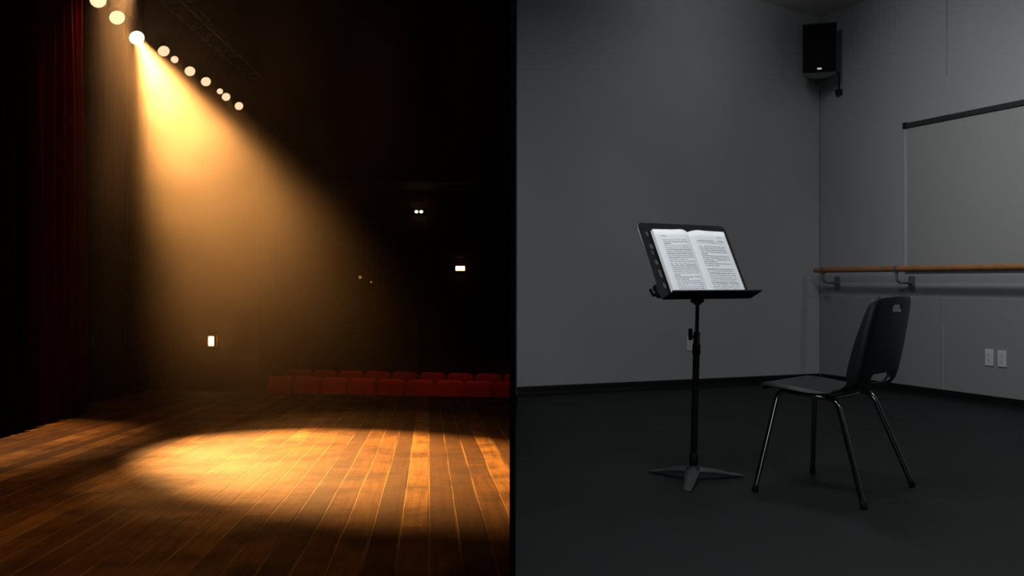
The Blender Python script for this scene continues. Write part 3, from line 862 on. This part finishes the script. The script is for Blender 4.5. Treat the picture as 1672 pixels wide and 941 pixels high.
# rolled bright edge along the left side of the plate
bm = bmesh.new(); add_tube(bm, [Dm @ Vector(p) for p in ((-WD / 2 - .0005, .0, .0), (-WD / 2 - .0005, LD - .03, 0.0), (-WD / 2 + .006, LD - .009, 0.0))], .0016, 8)
eg = mesh_obj('edge_bead', bm, M['rim'], desk, smooth=True); eg['label'] = 'bright worn metal edge'
SD = .075
bm = bmesh.new(); add_box(bm, (0, -.0015, SD / 2), (WD, .003, SD), bevel=.001); add_box(bm, (0, .0015, SD), (WD + .002, .007, .003), bevel=.001)
bm.transform(Dm); mesh_obj('book_ledge', bm, M['standblack'], stand)
bm = bmesh.new()
add_box(bm, (0, .07, -.014), (.07, .11, .022), bevel=.006); add_box(bm, (0, .035, -.03), (.03, .05, .03), bevel=.005)
bm.transform(Dm)
pz = col_at(.79); add_tube(bm, [pz, Dm @ Vector((0, .05, -.03))], .013, 12); add_tube(bm, [pz + Z * -.012, pz + Z * .02], .0165, 14)
tl_ = pz + Z * .004; add_tube(bm, [tl_ - wv * .034, tl_ + wv * .03], .009, 12)
mesh_obj('tilt_bracket', bm, M['standblack'], stand)
bm = bmesh.new(); add_box(bm, (-WD / 2 + .012, .045, -.016), (.034, .060, .026), bevel=.009, seg=3); add_tube(bm, [(-WD / 2 - .01, .03, -.022), (-WD / 2 - .01, .06, -.03)], .012, 10); bm.transform(Dm); mesh_obj('page_clip', bm, M['standblack'], stand)

# ---- open book resting on the ledge
book = thing('open_book', 'open thick book of printed pages lying on the black music stand', 'book', FO)
Bm = Matrix((wv, uv_, fv)).transposed().to_4x4()
BX0, BX1, BH = -.200, .232, .322; SPX = 0.012
LEANB = 0.0
bm = bmesh.new(); add_box(bm, ((BX0 + BX1) / 2, BH / 2 + .003, .0035), (BX1 - BX0 + .006, BH + .006, .003), bevel=.001); bm.transform(Bm); mesh_obj('cover', bm, M['cover'], book)
def page_block(name, x0, x1, m, thick):
    """x0 at the spine, x1 at the fore edge"""
    bm = bmesh.new(); uvl = bm.loops.layers.uv.new('UVMap')
    nx, ny = 28, 10
    def hh(t):                                         # height of the page surface across the page
        rise = thick * (1 - math.exp(-t * 9)) * (1 + .35 * math.exp(-((t - .22) / .16) ** 2))
        return .006 + rise * (1 - .25 * t)
    T = []; Bt = []
    for j in range(ny + 1):
        y = .004 + BH * j / ny
        T.append([bm.verts.new((x0 + (x1 - x0) * i / nx, y + .006 * (hh(i / nx) / .02) * (j / ny) , hh(i / nx))) for i in range(nx + 1)])
        Bt.append([bm.verts.new((x0 + (x1 - x0) * (1 + .022 * (i == nx)) * i / nx, y, .0052)) for i in range(nx + 1)])
    left = x1 < x0
    for j in range(ny):
        for i in range(nx):
            f = bm.faces.new((T[j][i], T[j][i + 1], T[j + 1][i + 1], T[j + 1][i]))
            for lp, (ii, jj) in zip(f.loops, ((i, j), (i + 1, j), (i + 1, j + 1), (i, j + 1))):
                u = ii / nx
                lp[uvl].uv = (1 - u if left else u, jj / ny)
            f.smooth = True
            bm.faces.new((Bt[j][i], Bt[j + 1][i], Bt[j + 1][i + 1], Bt[j][i + 1])).material_index = 1
    for i in range(nx):
        bm.faces.new((T[0][i], Bt[0][i], Bt[0][i + 1], T[0][i + 1])).material_index = 1
        bm.faces.new((T[ny][i], T[ny][i + 1], Bt[ny][i + 1], Bt[ny][i])).material_index = 1
    for j in range(ny):
        bm.faces.new((T[j][nx], Bt[j][nx], Bt[j + 1][nx], T[j + 1][nx])).material_index = 1
        bm.faces.new((T[j][0], T[j + 1][0], Bt[j + 1][0], Bt[j][0])).material_index = 1
    bm.transform(Bm)
    me = bpy.data.meshes.new(name); bmesh.ops.recalc_face_normals(bm, faces=bm.faces[:]); bm.to_mesh(me); bm.free()
    me.materials.append(m); me.materials.append(M['paper'])
    return link(bpy.data.objects.new(name, me), book)
page_block('page_block', SPX, BX0, page_paper(1.0, True), .014)
page_block('page_block', SPX, BX1, page_paper(5.0, False), .013)

# ---- moulded plastic chair
CC = Vector((1.3715, 4.08, 0)); fw = Vector((-.73, .68, 0)).normalized(); lf = Vector((-fw.y, fw.x, 0))
chair = thing('stacking_chair', 'black moulded plastic chair with dark chrome legs beside the music stand', 'chair', CC, math.atan2(fw.y, fw.x))
# local: +X forward, +Y the sitter's left
prof = [(.243, .420, .172, -.004), (.247, .434, .186, -.008), (.236, .446, .196, -.012), (.20, .451, .203, -.014), (.12, .445, .207, -.014), (.03, .434, .207, -.012), (-.05, .427, .205, -.004),
        (-.11, .426, .203, .012), (-.152, .436, .202, .030), (-.178, .456, .203, .044), (-.194, .485, .205, .052), (-.208, .54, .207, .054), (-.226, .62, .205, .050),
        (-.243, .70, .198, .042), (-.257, .765, .187, .034), (-.265, .800, .172, .026), (-.268, .815, .150, .018), (-.268, .820, .120, .012)]
def catmull(P_, n=4):
    out = []
    for i in range(len(P_) - 1):
        p0, p1, p2, p3 = P_[max(0, i - 1)], P_[i], P_[i + 1], P_[min(len(P_) - 1, i + 2)]
        for k in range(n):
            t = k / n
            out.append(tuple(.5 * ((2 * b) + (c - a) * t + (2 * a - 5 * b + 4 * c - d) * t * t + (-a + 3 * b - 3 * c + d) * t ** 3) for a, b, c, d in zip(p0, p1, p2, p3)))
    out.append(P_[-1]); return out
pr = catmull(prof, 4)
bm = bmesh.new(); grid = []; NV = 26
for i, (u, z, hw, curl) in enumerate(pr):
    a = Vector(pr[max(0, i - 1)][:2]); b = Vector(pr[min(len(pr) - 1, i + 1)][:2]); tg = (b - a).normalized()
    nrm = Vector((tg.y, -tg.x))                       # towards the sitter (up / forward)
    if nrm.dot(Vector((.6, .8))) < 0: nrm = -nrm
    row = []
    for j in range(NV + 1):
        v = -1 + 2 * j / NV; p = abs(v); rx = .026
        if p < .66:
            x = p / .66 * (hw - rx); c = .010 * (p / .66) ** 2 * (curl > 0)
        else:
            ph = (p - .66) / .34 * PI / 2 * .96
            x = hw - rx + rx * math.sin(ph); c = .010 * (curl > 0) + curl * (1 - math.cos(ph))
        vv = math.copysign(x, v)
        row.append(bm.verts.new((u + nrm.x * c, vv, z + nrm.y * c)))
    grid.append(row)
for i in range(len(pr) - 1):
    for j in range(NV):
        bm.faces.new((grid[i][j], grid[i + 1][j], grid[i + 1][j + 1], grid[i][j + 1]))
shell = mesh_obj('seat_shell', bm, M['shell'], None)
sm = shell.modifiers.new('t', 'SOLIDIFY'); sm.thickness = .0075; sm.offset = 0
dg = bpy.context.evaluated_depsgraph_get(); dg.update()
me = bpy.data.meshes.new_from_object(shell.evaluated_get(dg), depsgraph=dg); shell.modifiers.clear(); shell.data = me
cut = []
bm = bmesh.new(); add_prism(bm, [(-.40, x, z + .772) for x, z in rounded_rect(.092, .030, .0145, 6)], (.3, 0, 0)); cut.append(mesh_obj('hole', bm))
bm = bmesh.new(); add_prism(bm, [(-.40, x, z + .487) for x, z in rounded_rect(.205, .038, .0185, 6)], (.32, 0, 0)); cut.append(mesh_obj('hole', bm))
boolean_cut(shell, cut)
shell.parent = chair; autosmooth(shell, 40)
Rt = .0115
def loc_foot(px, py):
    Y = F * EYE / (py - 460); p = Vector(((px - 836) / F * Y, Y, 0)) - CC
    return Vector((p.dot(fw), p.dot(lf), 0))
feet = {'fl': loc_foot(1232, 803), 'rl': loc_foot(1411, 832), 'rr': loc_foot(1491, 795.5), 'fr': loc_foot(1327, 771.5)}
FT = {1: (Vector((.172, .172, .424)), Vector((-.085, .172, .402))), -1: (Vector((.172, -.172, .424)), Vector((-.085, -.172, .402)))}
for s, fk, rk in ((1, 'fl', 'rl'), (-1, 'fr', 'rr')):
    ft, rt = FT[s]
    for a, tp, other in ((feet[fk], ft, rt), (feet[rk], rt, ft)):
        bend = arc_bend(a, tp, other, .045, 7)
        bm = bmesh.new(); add_tube(bm, [a + (tp - a).normalized() * .012] + bend, Rt, 14)
        lg = mesh_obj('leg', bm, M['chrome'], chair, smooth=True); autosmooth(lg, 40)
        bm = bmesh.new(); dd = (tp - a).normalized()
        add_tube(bm, [a + Z * .0005, a + dd * .004, a + dd * .026, a + dd * .03], [.0120, .0134, .0130, .0118], 14); mesh_obj('rubber_foot', bm, M['rubber'], lg, smooth=True)
    d_ = (rt - ft).normalized()
    bm = bmesh.new(); add_tube(bm, [ft + d_ * .044, rt - d_ * .044], Rt, 14); mesh_obj('seat_rail', bm, M['chrome'], chair, smooth=True)
bm = bmesh.new(); add_tube(bm, [(-.05, .170, .405), (-.05, .1, .402), (-.05, -.1, .402), (-.05, -.170, .405)], .009, 12)
add_tube(bm, [(.13, .170, .420), (.13, -.170, .420)], .009, 12)
mesh_obj('cross_bar', bm, M['chrome'], chair, smooth=True)

# ------------------------------------------------------------------ lights of the studio
def area(name, loc, size, sizey, power, col=(0.93, 0.97, 1.0), aim=None, spread=180):
    l = bpy.data.lights.new(name, 'AREA'); l.shape = 'RECTANGLE'; l.size = size; l.size_y = sizey; l.energy = power; l.color = col; l.spread = math.radians(spread)
    o = bpy.data.objects.new(name, l); link(o); o.location = loc
    if aim is not None:
        o.rotation_euler = (Vector(aim) - Vector(loc)).to_track_quat('-Z', 'Y').to_euler()
    return o
tube_rz = math.atan2(dR.y, dR.x)
for (lx, ly, pw, up) in ((1.75, 5.1, 12, 5), (2.2, 2.3, 8, 4), (4.3, 4.4, 14, 9), (0.38, 3.0, 49, 5)):
    for k, (e_, rx) in enumerate(((pw, 0), (up, PI))):
        o = area('studio tube light', (lx, ly, 3.02 + .03 * k), 1.25, .10, e_, (0.96, 0.98, 1.0))
        o.rotation_euler = (rx, 0, tube_rz)

twash = t_at(1125)
spot('wall downlight', onB(twash, 3.12, 1.15), onB(twash, 2.75), 9, 130, 1.0, (0.97, 0.98, 1.0), .12)
spot('wall downlight', onR(1.9, 3.08, 2.0), onR(1.9, 2.0), 52, 110, 1.0, (0.95, 0.98, 1.0), .12)
spot('wall downlight', onR(3.4, 3.08, 2.1), onR(3.0, 1.0), 95, 100, 1.0, (0.95, 0.98, 1.0), .12)
o = area('low fill behind camera', (.9, -.6, 1.25), 1.6, 1.6, 12, (0.92, 0.97, 1.0), aim=(2.2, 8, 1.6))  # added unseen fill that lifts the studio walls and ceiling

w = bpy.data.worlds.new('dark'); S.world = w; w.use_nodes = True
w.node_tree.nodes['Background'].inputs[0].default_value = (0.0, 0.0, 0.0, 1); w.node_tree.nodes['Background'].inputs[1].default_value = 0.0

# ------------------------------------------------------------------ colour management and sampling
S.view_settings.view_transform = 'Standard'
S.view_settings.look = 'None'; S.view_settings.gamma = 1.0; S.view_settings.exposure = 0.0
S.view_settings.use_curve_mapping = False
cy = S.cycles
cy.use_denoising = True; cy.denoiser = 'OPENIMAGEDENOISE'
cy.max_bounces = 8; cy.diffuse_bounces = 4; cy.glossy_bounces = 4; cy.volume_bounces = 2
cy.sample_clamp_indirect = 6.0
cy.caustics_reflective = False; cy.caustics_refractive = False
